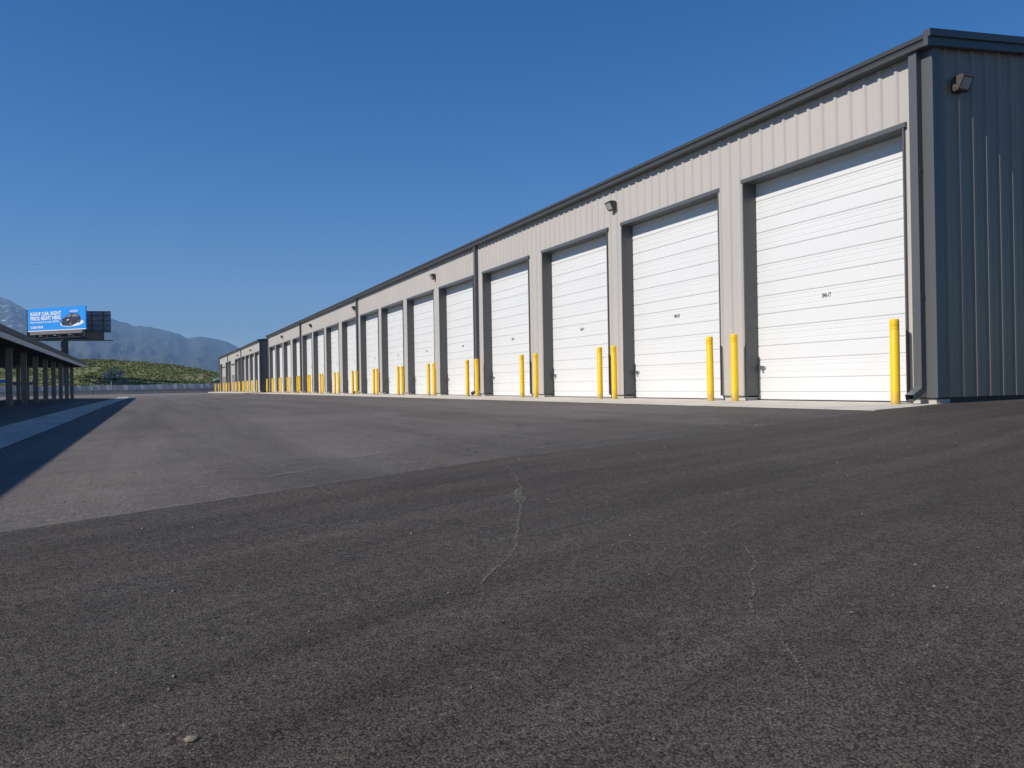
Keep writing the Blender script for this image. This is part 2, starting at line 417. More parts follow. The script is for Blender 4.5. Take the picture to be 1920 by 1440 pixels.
# small pale stone lying in the foreground
pb = MB(); c0 = Vector((.07, 1.76, zg(.07, 1.76) + .004))
vs = []
for k, (rr, zz) in enumerate([(.016, 0), (.019, .004), (.013, .009), (.004, .0105)]):
    for i in range(9):
        t = 2*math.pi*i/9; w = rr*(1+.22*math.sin(3*t+k)); vs.append((c0.x + w*math.cos(t)*.85, c0.y + w*math.sin(t)*.7, c0.z + zz*.7 - .004))
pb.add(vs, [(k*9+i, k*9+(i+1) % 9, (k+1)*9+(i+1) % 9, (k+1)*9+i) for k in range(3) for i in range(9)] + [tuple(27+i for i in range(9))])
M['pebble'] = mat('tan_stone', (.26, .22, .16), .9, var=.5, vscale=120)
tag(pb.build('pebble', M['pebble'], smooth=True), 'small flat tan stone lying on the dark asphalt in the foreground', 'stone')

grit = MB(); rg = random.Random(5)
for _ in range(420):
    gx_ = rg.uniform(-3, 10); gy_ = rg.uniform(1.2, 16); sz = rg.uniform(.0025, .007) * (1 + gy_ * .06); gz = zg(gx_, gy_) + .004
    if gx_ > 8.9 and gy_ > 7: continue
    pts_ = [(gx_ + sz*rg.uniform(.7, 1.3)*math.cos(t_), gy_ + sz*rg.uniform(.7, 1.3)*math.sin(t_), gz - sz*.3) for t_ in (0, 1.3, 2.5, 3.8, 5.0)]
    grit.add(pts_ + [(gx_, gy_, gz + sz*.7)], [(i, (i+1) % 5, 5) for i in range(5)])
tag(grit.build('loose_grit', mat('grit_stone', (.30, .27, .23), .9, var=.8, vscale=30)), kind='stuff')

# ------------------------------------------------------------------ storage buildings
W = 10.73            # plane of the front wall
RIB, PITCH = .031, .3048
def rib_profile(y0, y1, phase=0.0):
    """(along, outward) points of the ribbed sheet between y0 and y1"""
    pts = []
    k = math.floor((y0 - phase) / PITCH) - 1
    while phase + k * PITCH < y1 + PITCH:
        b0 = phase + k * PITCH
        pts += [(b0 - .052, 0), (b0 - .018, RIB), (b0 + .018, RIB), (b0 + .052, 0),
                (b0 + .115, 0), (b0 + .122, .004), (b0 + .140, .004), (b0 + .147, 0),
                (b0 + .172, 0), (b0 + .179, .004), (b0 + .197, .004), (b0 + .204, 0)]
        k += 1
    def at(y):
        for (p, q) in zip(pts, pts[1:]):
            if p[0] <= y <= q[0]: return p[1] + (q[1]-p[1]) * (y-p[0]) / max(1e-9, q[0]-p[0])
        return 0
    return [(y0, at(y0))] + [p for p in pts if y0 + 1e-4 < p[0] < y1 - 1e-4] + [(y1, at(y1))]
def sheet_front(mb, y0, y1, z0, z1):
    pr = rib_profile(y0, y1, .1); n = len(pr)
    mb.add([(W - d, y, z0) for y, d in pr] + [(W - d, y, z1) for y, d in pr], [(i, i+1, n+i+1, n+i) for i in range(n-1)])

ZB, ZP, ZH, ZE = -.405, -.312, 3.855, 5.03       # floor, foot of sheet, head of opening, top of sheet
WID = 3.648
DOORX = 11.01
def door_mesh():
    # vertical profile (z above floor, outward bump), swept along Y
    seams = [.165, .431, .788, 1.058, 1.414, 1.679, 2.031, 2.289, 2.645, 2.929, 3.284, 3.55, 3.904, 4.17]
    prof = [(.0, 0)]
    last = .0
    for i, s in enumerate(seams):
        gap = s - last
        if gap > .3:
            for fr in (.30, .62, .84):
                q = last + gap * fr
                prof += [(q - .010, .004), (q - .003, .0), (q + .003, .0), (q + .010, .004)]
        prof += [(s - .011, .004), (s - .004, -.012), (s + .004, -.012), (s + .009, .0), (s + .02, .004)]
        last = s
    prof.append((4.30, .004))
    mb = MB(); n = len(prof)
    mb.add([(-d, -.03, z) for z, d in prof] + [(-d, WID + .03, z) for z, d in prof], [(i, i+1, n+i+1, n+i) for i in range(n-1)])
    return mb.mesh('door', M['white'])
DOOR_ME = door_mesh()
mb = MB(); mb.box(-.02, .03, -.03, WID + .03, -.004, .022); SEAL_ME = mb.mesh('bottom_seal', M['black'])
mb = MB()
mb.box(-.028, -.002, WID - .15, WID - .04, .60, .68); mb.box(-.05, -.028, WID - .13, WID + .005, .635, .655)
mb.bar((-.05, WID - .12, .62), (-.05, WID - .12, .575), .022, 10); mb.box(-.034, -.012, WID - .20, WID - .15, .615, .665)
LATCH_ME = mb.mesh('latch', M['steel'])
def frame_mesh():
    mb = MB(); H = ZH - ZB; D = DOORX - W
    # header flashing with drip edge, soffit, jambs with front flange (local: x from front plane, y from near edge, z from floor)
    mb.prism([(-.052, H - .005), (-.052, H + .055), (-.040, H + .075), (-.002, H + .075), (-.002, H + .012), (D, H + .012), (D, H - .005)], -.06, WID + .06, 'y')
    zf = ZP - ZB
    for y0, y1, ya, yb in ((-.028, .0, -.028, .028), (WID, WID + .028, WID - .028, WID + .028)):
        mb.box(-.002, D, y0, y1, zf, H - .006)          # jamb lining
        mb.box(-.044, -.003, ya if y0 < 0 else y0 - .0, y1 if y0 < 0 else yb, zf, H - .0062)   # front flange
    return mb.mesh('door_frame', M['dark'])
FRAME_ME = frame_mesh()

def child(parent, name, me, loc):
    return link(name, me, parent, loc)

def gutter_run(mb, y0, y1):
    # ogee-like box gutter under the roof edge
    x = W
    mb.prism([(x - .02, 4.888), (x - .185, 4.888), (x - .195, 4.897), (x - .205, 4.952), (x - .215, 4.958), (x - .215, 4.968), (x - .02, 4.968)], y0, y1, 'y')
    mb.prism([(x - .02, 4.972), (x - .11, 4.972), (x - .11, 5.000), (x - .200, 5.002), (x - .214, 5.060), (x - .13, 5.080), (x + .02, 5.09)], y0, y1, 'y')

def downspout(b, y, w=.14, d=.10, end_kick=True):
    mb = MB(); x1 = W - RIB - .012; x0 = x1 - d
    mb.box(x0, x1, y - w/2, y + w/2, ZB + .27, 4.90)
    # elbow turning out over the apron
    prof = []
    N = 6
    cxp, czp = x0 - .06, ZB + .27
    ring = []
    for i in range(N + 1):
        t = (math.pi / 2) * i / N * .82
        ci = (cxp + .06 * math.cos(t), czp - .06 * math.sin(t) * 1.0)
        co = (cxp + (.06 + d) * math.cos(t), czp - (.06 + d) * math.sin(t))
        ring.append((ci, co))
    kx, kz = -.15, -.075
    ring.append(((ring[-1][0][0] + kx, ring[-1][0][1] + kz), (ring[-1][1][0] + kx, ring[-1][1][1] + kz)))
    N += 1
    vs, fs = [], []
    for ci, co in ring:
        vs += [(ci[0], y - w/2, ci[1]), (ci[0], y + w/2, ci[1]), (co[0], y + w/2, co[1]), (co[0], y - w/2, co[1])]
    for i in range(N):
        for k in range(4): fs.append((i*4+k, i*4+(k+1) % 4, (i+1)*4+(k+1) % 4, (i+1)*4+k))
    mb.add(vs, fs)
    for zz in (1.2, 3.1): mb.box(x0 + .03, x1 + .01, y - w/2 - .006, y + w/2 + .006, zz, zz + .03)
    return mb.build('downspout', M['dark'], b)

def end_panel(b, Y, x0, x1, outward, z0f, name, material):
    """ribbed gable wall in the plane Y, facing outward (-1 = towards -Y)"""
    pr = rib_profile(x0, x1, .93); n = len(pr); mb = MB()
    def top(x): return min(rake(x), 2 * RIDGEZ - rake(x)) if False else rake(x)
    mb.add([(x, Y + outward * d, z0f) for x, d in pr] + [(x, Y + outward * d, rake(x) - .06) for x, d in pr], [(i, i+1, n+i+1, n+i) for i in range(n-1)])
    return mb.build(name, material, b)
DEPTH = 25.0
def rake(x):
    t = min(x - W, DEPTH - (x - W)); return 5.03 + .10 * max(0, t)

def building(name, label, Y0, Y1, openings, spouts, mandoors, door_text, dz=0.0):
    b = thing(name, label, 'storage building', (W, Y0, ZB), None)
    # front sheet
    mb = MB()
    edges = sorted(openings)
    sheet_front(mb, Y0 + .02, Y1 - .02, ZH + .012, ZE - .02)
    prev = Y0 + .02
    for r in edges:
        sheet_front(mb, prev, r - .024, ZP, ZH + .012); prev = r + WID + .024
    sheet_front(mb, prev, Y1 - .02, ZP, ZH + .012)
    mb.build('wall', M['tan'], b, recalc=False)
    # base trim under the sheet
    prev = Y0 + .02
    for r in edges + [None]:
        e = (r - .03) if r is not None else Y1 - .02
        mb = MB(); pl = MB()
        mb.box(W - .012, W + .02, prev, e, ZP - .028, ZP + .002)
        pl.box(W + .004, DOORX + .02, prev - (.0), e, ZB - .10, ZP - .029)
        if r is not None: prev = r + WID + .03
        mb.build('base_trim', M['dark'], b); pl.build('plinth', M['concrete'], b)
    # end walls, back wall, foundation
    end_panel(b, Y0, W + .13, W + DEPTH - .02, -1, ZP, 'end_wall', M['slate'])
    end_panel(b, Y1, W + .02, W + DEPTH - .02, 1, ZP, 'end_wall', M['slate'])
    mb = MB(); mb.add([(W + DEPTH, Y0, ZP), (W + DEPTH, Y1, ZP), (W + DEPTH, Y1, ZE), (W + DEPTH, Y0, ZE)], [(0, 1, 2, 3)])
    mb.build('back_wall', M['tan'], b)
    for ya, yb in ((Y0 + .03, Y0 + .15), (Y1 - .15, Y1 - .03)):
        mb = MB(); mb.box(W + .021, W + DEPTH, ya, yb, ZB - .4, ZP - .002); mb.build('foundation', M['shadedconcrete'], b)
    # dark lining behind the doors
    mb = MB(); mb.add([(DOORX + .06, Y0 + .1, ZB), (DOORX + .06, Y1 - .1, ZB), (DOORX + .06, Y1 - .1, ZE), (DOORX + .06, Y0 + .1, ZE)], [(0, 1, 2, 3)])
    mb.build('inner_wall', M['black'], b)
    # corner trims
    for Yc, s in ((Y0, 1), (Y1, -1)):
        mb = MB(); ya, yb = sorted((Yc - s * (RIB + .006), Yc + s * .155))
        mb.box(W - RIB - .006, W - .001, ya, yb, ZP - .004, ZE - .02)
        yc0, yc1 = sorted((Yc - s * (RIB + .006), Yc - s * .001))
        mb.box(W - .001, W + .128, yc0, yc1, ZP - .004, ZE - .02)
        mb.build('corner_trim', M['dark'], b)
    # roof
    mb = MB(); ov = .11
    prof = [(W - .12, 5.088), (W + DEPTH/2, 5.095 + .10 * DEPTH/2 + .012), (W + DEPTH + .12, 5.085), (W + DEPTH + .12, 5.05), (W + DEPTH/2, 5.05 + .10 * DEPTH/2), (W - .12, 5.05)]
    mb.prism(prof, Y0 - ov + .02, Y1 + ov - .02, 'y'); mb.build('roof', M['roof'], b)
    # stepped rake trims
    for Yc, s in ((Y0, -1), (Y1, 1)):
        mb = MB()
        for (o0, o1, h0, h1) in ((.0, .125, -.02, .085), (.0, .085, -.145, -.022)):
            ya, yb = sorted((Yc + s * (o0 + RIB + .004), Yc + s * (o1 + RIB)))
            zr = lambda x: 5.03 + .10 * (min(x - W, DEPTH - x + W))
            pts = [(W - .222, zr(W - .13) + h0), (W - .222, zr(W - .13) + h1), (W + DEPTH/2, zr(W + DEPTH/2) + h1), (W + DEPTH + .13, zr(W + DEPTH + .13) + h1), (W + DEPTH + .13, zr(W + DEPTH + .13) + h0), (W + DEPTH/2, zr(W + DEPTH/2) + h0)]
            mb.prism(pts, ya, yb, 'y')
        mb.build('rake_trim', M['edge'], b)
    mb = MB(); gutter_run(mb, Y0 - ov, Y1 + ov); mb.build('eave_gutter', M['edge'], b)
    for y in spouts: downspout(b, y)
    for i, r in enumerate(openings):
        d = child(b, 'door', DOOR_ME, (DOORX - W, r - Y0, 0))
        child(d, 'bottom_seal', SEAL_ME, (0, 0, 0)); child(d, 'latch', LATCH_ME, (0, 0, 0))
        child(b, 'door_frame', FRAME_ME, (0, r - Y0, 0))
        if door_text and i < len(door_text):
            Mt = Matrix.Translation((-.0075, 1.98, 1.85)) @ Matrix(((0, 0, -1, 0), (-1, 0, 0, 0), (0, 1, 0, 0), (0, 0, 0, 1)))
            bk = MB(); bk.box(-.0062, -.003, 1.71, 2.11, 1.845, 1.985)
            t = text_obj('door_number', door_text[i],  .112, M['ink'], d, Mt, bold=.003, sx=.62)
    for y in mandoors:
        mb = MB(); mb.box(W - .05, W - .02, y - .5, y + .5, ZB + .02, ZB + 2.15); mb.build('side_door', M['tan'], b)
        mb = MB(); mb.box(W - .08, W - .0, y - .62, y - .52, ZB, ZB + 2.25); mb.box(W - .08, W, y + .52, y + .62, ZB, ZB + 2.25); mb.box(W - .08, W, y - .515, y + .515, ZB + 2.16, ZB + 2.25)
        mb.build('side_door_frame', M['dark'], b)
    return b

ratios = [.822, 1.235, 1.643, 2.075, 2.504, 2.910, 3.316, 3.721, 4.147, 4.582, 5.0, 5.405, 5.826, 6.265, 6.675, 7.080]
OP1 = [r * W for r in ratios]
Y1a, Y1b = 8.32, 80.45
numbers = ['B46-17', 'B46-18', 'B46-19', 'B46-20', 'B46-21', 'B46-22', 'B46-23', 'B46-24', 'B46-25', 'B46-26', 'B46-27', 'B46-28', 'B46-29', 'B46-30', 'B46-31', 'B46-32']
bld1 = building('storage_building', 'long tan ribbed metal storage building with sixteen tall white roll-up doors, nearest the viewer',
                Y1a, Y1b, OP1, [8.54, 26.42, 44.15, 62.25, 80.1], [], numbers)
Y2a, Y2b = 87.0, 137.6
OP2 = [87.55, 91.95, 96.4, 100.85, 105.0, 109.2, 118.7, 123.2, 132.9]
bld2 = building('storage_building', 'farther storage building with dark end wall, standing in line behind the first', Y2a, Y2b, OP2, [104.75, 122.75, 137.3], [113.8, 116.2, 128.2, 130.8], None)

# aprons in front of the doors
def apron_mat():
    mt = mat('apron_concrete', (0.60, 0.55, 0.475), 0.85, var=0.22, vscale=1.6, bump=.15, bscale=60)
    n, l = mt.node_tree.nodes, mt.node_tree.links; b = n['Principled BSDF']; src = b.inputs['Base Color'].links[0].from_socket
    tc = n.new('ShaderNodeTexCoord'); sp = n.new('ShaderNodeSeparateXYZ'); l.new(tc.outputs['Object'], sp.inputs[0])
    pp = n.new('ShaderNodeMath'); pp.operation = 'PINGPONG'; pp.inputs[1].default_value = 2.195; l.new(sp.outputs[1], pp.inputs[0])
    mr = n.new('ShaderNodeMapRange'); l.new(pp.outputs[0], mr.inputs['Value']); mr.inputs['From Min'].default_value = .006; mr.inputs['From Max'].default_value = .014; mr.inputs['To Min'].default_value = .75; mr.inputs['To Max'].default_value = 0
    no = n.new('ShaderNodeTexNoise'); no.inputs['Scale'].default_value = 5; no.inputs['Detail'].default_value = 8; no.inputs['Roughness'].default_value = .75; l.new(tc.outputs['Object'], no.inputs['Vector'])
    m2 = n.new('ShaderNodeMapRange'); l.new(no.outputs['Fac'], m2.inputs['Value']); m2.inputs['From Min'].default_value = .60; m2.inputs['From Max'].default_value = .72; m2.inputs['To Max'].default_value = .55
    mx = n.new('ShaderNodeMix'); mx.data_type = 'RGBA'; l.new(m2.outputs[0], mx.inputs['Factor']); l.new(src, mx.inputs['A']); mx.inputs['B'].default_value = (.27, .21, .15, 1)
    mx2 = n.new('ShaderNodeMix'); mx2.data_type = 'RGBA'; l.new(mr.outputs[0], mx2.inputs['Factor']); l.new(mx.outputs['Result'], mx2.inputs['A']); mx2.inputs['B'].default_value = (.10, .09, .08, 1)
    l.new(mx2.outputs['Result'], b.inputs['Base Color']); return mt
M['apron'] = apron_mat()
def apron(y0f, y1):
    xs_ = [8.98, 9.9, W, DOORX + .05]; zs = [-.438, -.424, -.405, -.403]
    ys_ = [y0f] + [v for v in frange(20, 140, 10) if (y0f if isinstance(y0f, (int, float)) else 10) < v < y1] + [y1]
    vs, fs = [], []
    for y in ys_:
        for x, z in zip(xs_, zs): vs.append((x, (y if not callable(y) else y(x)), z))
    n = len(xs_)
    for j in range(len(ys_)-1):
        for i in range(n-1): fs.append((j*n+i, j*n+i+1, (j+1)*n+i+1, (j+1)*n+i))
    k = len(vs)
    # front lip
    vs += [(xs_[0], vs[j*n][1], -.60) for j in range(len(ys_))]
    for j in range(len(ys_)-1): fs.append((j*n, (j+1)*n, k+j+1, k+j))
    g = MB(); g.add(vs, fs); return g
tag(apron(lambda x: yc(x) + .004, 82.0).build('concrete_apron', M['apron']), kind='structure')
tag(apron(86.0, 139.0).build('concrete_apron', M['apron']), kind='structure')

# ------------------------------------------------------------------ bollards
def bollard_mesh(extra=0):
    mb = MB()
    H = 1.305
    r = .069
    mb.lathe([(r + .003, -.03), (r + .003, .012), (r, .02), (r, H - .175), (r - .0014, H - .172), (r - .0014, H - .164), (r, H - .159), (r, H - .130), (r - .0014, H - .127), (r - .0014, H - .121), (r, H - .116),
              (r, H - .022), (r - .006, H - .009), (r - .022, H - .002), (.004, H)], 28)
    return mb.mesh('bollard', M['yellow'], True)
def dirty_base(mt):
    n, l = mt.node_tree.nodes, mt.node_tree.links; b = n['Principled BSDF']
    src = b.inputs['Base Color'].links[0].from_socket
    tc = n.new('ShaderNodeTexCoord'); sp = n.new('ShaderNodeSeparateXYZ'); l.new(tc.outputs['Object'], sp.inputs[0])
    inf = n.new('ShaderNodeObjectInfo'); ad = n.new('ShaderNodeVectorMath'); ad.operation = 'ADD'; l.new(tc.outputs['Object'], ad.inputs[0]); l.new(inf.outputs['Location'], ad.inputs[1])
    no = n.new('ShaderNodeTexNoise'); no.inputs['Scale'].default_value = 14; no.inputs['Detail'].default_value = 6; l.new(ad.outputs[0], no.inputs['Vector'])
    a_ = n.new('ShaderNodeMath'); a_.operation = 'MULTIPLY_ADD'; l.new(no.outputs['Fac'], a_.inputs[0]); a_.inputs[1].default_value = -.45; l.new(sp.outputs[2], a_.inputs[2])
    m1 = n.new('ShaderNodeMapRange'); l.new(a_.outputs[0], m1.inputs['Value']); m1.inputs['From Min'].default_value = -.22; m1.inputs['From Max'].default_value = .02; m1.inputs['To Min'].default_value = .65; m1.inputs['To Max'].default_value = 0
    mx = n.new('ShaderNodeMix'); mx.data_type = 'RGBA'; l.new(m1.outputs[0], mx.inputs['Factor']); l.new(src, mx.inputs['A']); mx.inputs['B'].default_value = (.30, .22, .10, 1)
    n2 = n.new('ShaderNodeTexNoise'); n2.inputs['Scale'].default_value = 30; n2.inputs['Detail'].default_value = 3; l.new(ad.outputs[0], n2.inputs['Vector'])
    m2 = n.new('ShaderNodeMapRange'); l.new(n2.outputs['Fac'], m2.inputs['Value']); m2.inputs['From Min'].default_value = .70; m2.inputs['From Max'].default_value = .74; m2.inputs['To Max'].default_value = .6
    mx2 = n.new('ShaderNodeMix'); mx2.data_type = 'RGBA'; l.new(m2.outputs[0], mx2.inputs['Factor']); l.new(mx.outputs['Result'], mx2.inputs['A']); mx2.inputs['B'].default_value = (.12, .10, .07, 1)
    l.new(mx2.outputs['Result'], b.inputs['Base Color'])
dirty_base(M['yellow'])
BOL_ME = bollard_mesh(); BOL_ME.set_sharp_from_angle(angle=R(50))
BX = 10.42
ords = ['first', 'second', 'third', 'fourth', 'fifth', 'sixth', 'seventh', 'eighth', 'ninth', 'tenth', 'eleventh', 'twelfth', 'thirteenth', 'fourteenth', 'fifteenth', 'sixteenth']
def bollard(y, label, group, x=BX):
    o = link('bollard', BOL_ME, None, (x, y, -.418 + .0085 * (x - 9.9) * 2))
    o.rotation_euler = (random.uniform(-.009, .009), random.uniform(-.009, .009), random.uniform(0, 6))
    tag(o, label, 'bollard', group)
for i, r in enumerate(OP1):
    nm = 'white door nearest the viewer' if i == 0 else ('last white door of the nearer building' if i == 15 else ords[i] + ' white door from the near corner')
    bollard(r - .02, 'yellow bollard at the right side of the ' + nm, 'yellow bollards beside the storage doors')
    bollard(r + WID + .02, 'yellow bollard at the left side of the ' + nm, 'yellow bollards beside the storage doors')
for i, r in enumerate(OP2):
    nm = ords[i] + ' door of the farther building'
    for dy, sd_ in ((-.02, 'right'), (WID + .02, 'left')):
        bollard(r + dy, 'far yellow bollard at the %s side of the %s' % (sd_, nm), 'yellow bollards beside the storage doors')
bollard(137.9, 'outermost yellow bollard past the far corner of the farther building', 'yellow bollards beside the storage doors', 10.1)
bollard(139.6, 'farthest yellow bollard of all, standing clear of the farther building', 'yellow bollards beside the storage doors', 10.1)

# ------------------------------------------------------------------ wall lights
def wall_light_meshes():
    # local: x outward from the wall, y along it, z up
    h = MB(); w = .19
    h.prism([(0, -.02), (0, .27), (.05, .30), (.24, .30), (.275, .275), (.285, .25), (.13, -.035), (.06, -.06)], -w, w, 'y')
    h.box(-.02, .0, -w*.8, w*.8, -.03, .25)
    for yy in (-w - .006, w + .006): h.bar((.06, yy - .008, .02), (.06, yy + .008, .02), .03, 10)
    f = MB()
    # bezel round the slanted lens
    def sl(t, o): return (.285 + (.13 - .285) * t + o * .88, .25 + (-.035 - .25) * t - o * .48)
    for t0, t1, y0, y1 in ((.0, .09, -w, w), (.91, 1.0, -w, w), (.09, .91, -w, -w + .03), (.09, .91, w - .03, w)):
        pa, pb_, pc, pd = sl(t0, -.004), sl(t0, .014), sl(t1, .014), sl(t1, -.004)
        f.prism([pa, pb_, pc, pd], y0, y1, 'y')
    l_ = MB(); pa, pb_, pc, pd = sl(.095, .0), sl(.095, .007), sl(.905, .007), sl(.905, .0)
    l_.prism([pa, pb_, pc, pd], -w + .032, w - .032, 'y')
    return h.mesh('housing', M['bronze']), f.mesh('bezel', M['bronze']), l_.mesh('lens', M['lens'])
HL, HF, HN = wall_light_meshes()
def wall_light(loc, ang, label):
    t = thing('wall_light', label, 'wall light', loc, 'wall lights on the storage buildings')
    t.rotation_euler = (0, 0, ang); t.scale = (.63, .63, .63)
    link('housing', HL, t); link('bezel', HF, t); link('lens', HN, t)
for y, lb in ((17.25, 'bronze wall light between the second and third white doors, largest on the front'),
              (31.0, 'bronze wall light between the fifth and sixth white doors'),
              (44.75, 'bronze wall light just beyond the second downspout along the front'),
              (58.0, 'bronze wall light above the gap after the eleventh white door'),
              (71.3, 'bronze wall light near the far end of the nearer building')):
    wall_light((W - RIB - .012, y, 4.32), math.pi, lb)
wall_light((11.24, Y1a - RIB - .012, 4.32), -math.pi/2, 'bronze wall light with pale lens on the dark end wall')
for y, lb in ((94.4, 'far wall light near the near corner of the farther building'), (109.0, 'far wall light past the downspout of the farther building')):
    wall_light((W - RIB - .012, y, 4.2), math.pi, lb)
for y, lb in ((113.8, 'tiny wall lamp on the farther building, nearest of four above its side doors'), (116.2, 'tiny wall lamp on the farther building, second of four above its side doors'),
              (128.2, 'tiny wall lamp on the farther building, third of four above its side doors'), (130.8, 'tiny wall lamp on the farther building, farthest of four above its side doors')):
    wall_light((W - RIB - .012, y, 3.2), math.pi, lb)

# ------------------------------------------------------------------ carport on the left
def carport():
    Ya, Yb = -4.0, 81.5
    b = thing('carport', 'long dark open carport on grey steel posts, its roof edge running along the left', 'carport', (-6, Yb, -.6))
    xa, xb = -5.0, -15.2
    def zr(x): return 2.56 + .035 * (xa - x)
    mb = MB(); mb.add([(xa, Ya, zr(xa)), (xa, Yb, zr(xa)), (xb, Yb, zr(xb)), (xb, Ya, zr(xb)), (xa, Ya, zr(xa) - .04), (xa, Yb, zr(xa) - .04), (xb, Yb, zr(xb) - .04), (xb, Ya, zr(xb) - .04)],
                      [(0, 1, 2, 3), (4, 7, 6, 5), (0, 4, 5, 1), (1, 5, 6, 2), (2, 6, 7, 3), (3, 7, 4, 0)])
    mb.build('roof', M['galvdark'], b)
    mb = MB(); mb.prism([(xa + .03, 2.36), (xa + .03, 2.60), (xa + .002, 2.60), (xa + .002, 2.39), (xa - .05, 2.39), (xa - .05, 2.36)], Ya, Yb + .05, 'y'); mb.build('fascia', M['bbframe'], b)
    mb = MB(); mb.prism([(xa - .10, 2.12), (xa - .02, 2.12), (xa - .02, 2.352), (xa - .10, 2.352)], Ya, Yb - .3, 'y'); mb.build('eave_beam', M['eave'], b)
    post = MB(); H = 2.12 + .61
    wd, dp, t = .27, .12, .014
    post.box(-wd/2, wd/2, -dp/2, -dp/2 + t, 0, H); post.box(-wd/2, wd/2, dp/2 - t, dp/2, 0, H)
    post.box(wd/2 - t, wd/2, -dp/2 + t, dp/2 - t, 0, H); post.box(-wd/2, -wd/2 + t, -dp/2 + t, dp/2 - t, 0, H)
    PM = post.mesh('post', M['galv'])
    for y in [80.2 - 5.03 * k for k in range(17)]:
        link('post', PM, b, (0, y - Yb, .0)); link('post', PM, b, (-2.85, y + .6 - Yb, .02))
        if y % 2 > -1: link('post', PM, b, (-8.2, y - Yb, .05))
        mb = MB(); mb.add([(xa - .12, y - .06, 2.12), (xb + .1, y - .06, 2.12), (xb + .1, y - .06, zr(xb) - .2), (xa - .12, y - .06, 2.36), (xa - .12, y + .06, 2.12), (xb + .1, y + .06, 2.12), (xb + .1, y + .06, zr(xb) - .2), (xa - .12, y + .06, 2.36)],
                          [(0, 3, 2, 1), (4, 5, 6, 7), (0, 1, 5, 4), (1, 2, 6, 5), (2, 3, 7, 6), (3, 0, 4, 7)])
        mb.build('rafter', M['galvdark'], b)
    for k in range(6):
        x = -6.5 - 1.5 * k; mb = MB(); mb.box(x - .03, x + .03, Ya, Yb - .3, zr(x) - .2, zr(x) - .042); mb.build('purlin', M['galvdark'], b)
carport()

# ------------------------------------------------------------------ barriers and fence at the far end
def barrier_mesh():
    mb = MB(); mb.prism([(-.30, 0), (-.30, .08), (-.19, .33), (-.09, .80), (.09, .80), (.19, .33), (.30, .08), (.30, 0)], -2.87, 2.87, 'x')
    return mb.mesh('barrier', M['barrier'])
BAR = barrier_mesh()
bx = [-8.68 + 5.65 * .5 + 5.68 * k for k in range(-8, 5)]
for i, x in enumerate(bx):
    y = 160.0 - .0 * i
    o = link('barrier', BAR, None, (x, y, zg(x, y) - .01)); o.scale = (.985, 1, 1)
    o.rotation_euler = (0, 0, R(random.uniform(-.8, .8)))
    k = len(bx) - i
    if k == 1: lb = 'grey concrete road barrier at the far right, ending behind the farther building'
    elif k == len(bx): lb = 'leftmost grey concrete road barrier in the row behind the carport'
    else: lb = 'grey concrete road barrier, number %d counted leftward from the farther building' % k
    lb = lb.replace('number %d' % k, (ords[k-1]))
    tag(o, lb, 'barrier', 'concrete barriers along the fence')
fy = 163.0
f = thing('screened_fence', 'long pale grey screened fence standing behind the concrete barriers', 'fence', (0, fy, -.7))
fx = frange(-52, 22, 3.08)
for i in range(len(fx)-1):
    h = 1.56 + .03 * math.sin(i*2.3)
    mb = MB(); N = 6
    pr = [(fx[i] + .04 + (fx[i+1]-fx[i]-.08)*k/N, .03*math.sin(k*1.7+i)) for k in range(N+1)]
    n = N + 1
    mb.add([(x, fy+d, -.6) for x, d in pr] + [(x, fy+d, h - .5 + .0) for x, d in pr] + [(x, fy+d+.012, -.6) for x, d in pr] + [(x, fy+d+.012, h - .5) for x, d in pr],
           [(k, k+1, n+k+1, n+k) for k in range(N)] + [(2*n+k, 3*n+k, 3*n+k+1, 2*n+k+1) for k in range(N)] + [(n+k, n+k+1, 3*n+k+1, 3*n+k) for k in range(N)])
    mb.build('panel', M['screen'], f)
for x in fx:
    mb = MB(); mb.bar((x, fy, -.7), (x, fy, 1.14), .03, 8); mb.build('post', M['post'], f)

# sign board seen from behind at the fence
sb = thing('sign_board', 'small dark board on a white post rising above the grey fence', 'sign', (-5.9, 162.2, -.65))
mb = MB(); mb.box(-5.98, -5.82, 162.15, 162.25, -.65, 1.75); mb.build('post', M['whitepaint'], sb)
mb = MB(); mb.box(-5.81, -3.95, 162.17, 162.23, 1.13, 1.66); mb.build('board', M['galvdark'], sb)

# white tubular frame
wf = MB()
x0, x1, yy = -14.2, -12.95, 152.0
for x in (x0, x1): wf.bar((x, yy, -.66), (x, yy, 1.85), .035, 8)
for z in (1.82, .55): wf.bar((x0, yy, z), (x1, yy, z), .03, 8)
wf.bar((x0, yy, .6), (x1, yy, 1.8), .025, 8)
tag(wf.build('tube_frame', M['whitepaint']), 'white tubular steel frame standing in front of the fence beyond the carport', 'frame')

def canopy(x0, x1, y, z0, z1, mt, label):
    t = thing('canopy', label, 'canopy', ((x0+x1)/2, y, -.65), 'flat canopies beyond the carport')
    mb = MB(); mb.prism([(x0, z0), (x1, z0), (x1, z1 - .12), ((x0+x1)/2, z1), (x0, z1 - .1)], y - 1.4, y + 1.4, 'y'); mb.build('canopy_top', mt, t)
    for x in (x0 + .1, x1 - .1):
        for yy in (y - 1.3, y + 1.3):
            mb = MB(); mb.bar((x, yy, -.66), (x, yy, z0), .03, 6); mb.build('leg', M['post'], t)
canopy(-19.4, -16.6, 148.5, 1.2, 1.78, M['navy'], 'dark navy flat canopy on thin legs, seen between the carport posts')
canopy(-22.3, -20.1, 148.5, 1.55, 2.15, M['blue'], 'bright blue canopy at the left edge, behind the carport posts')

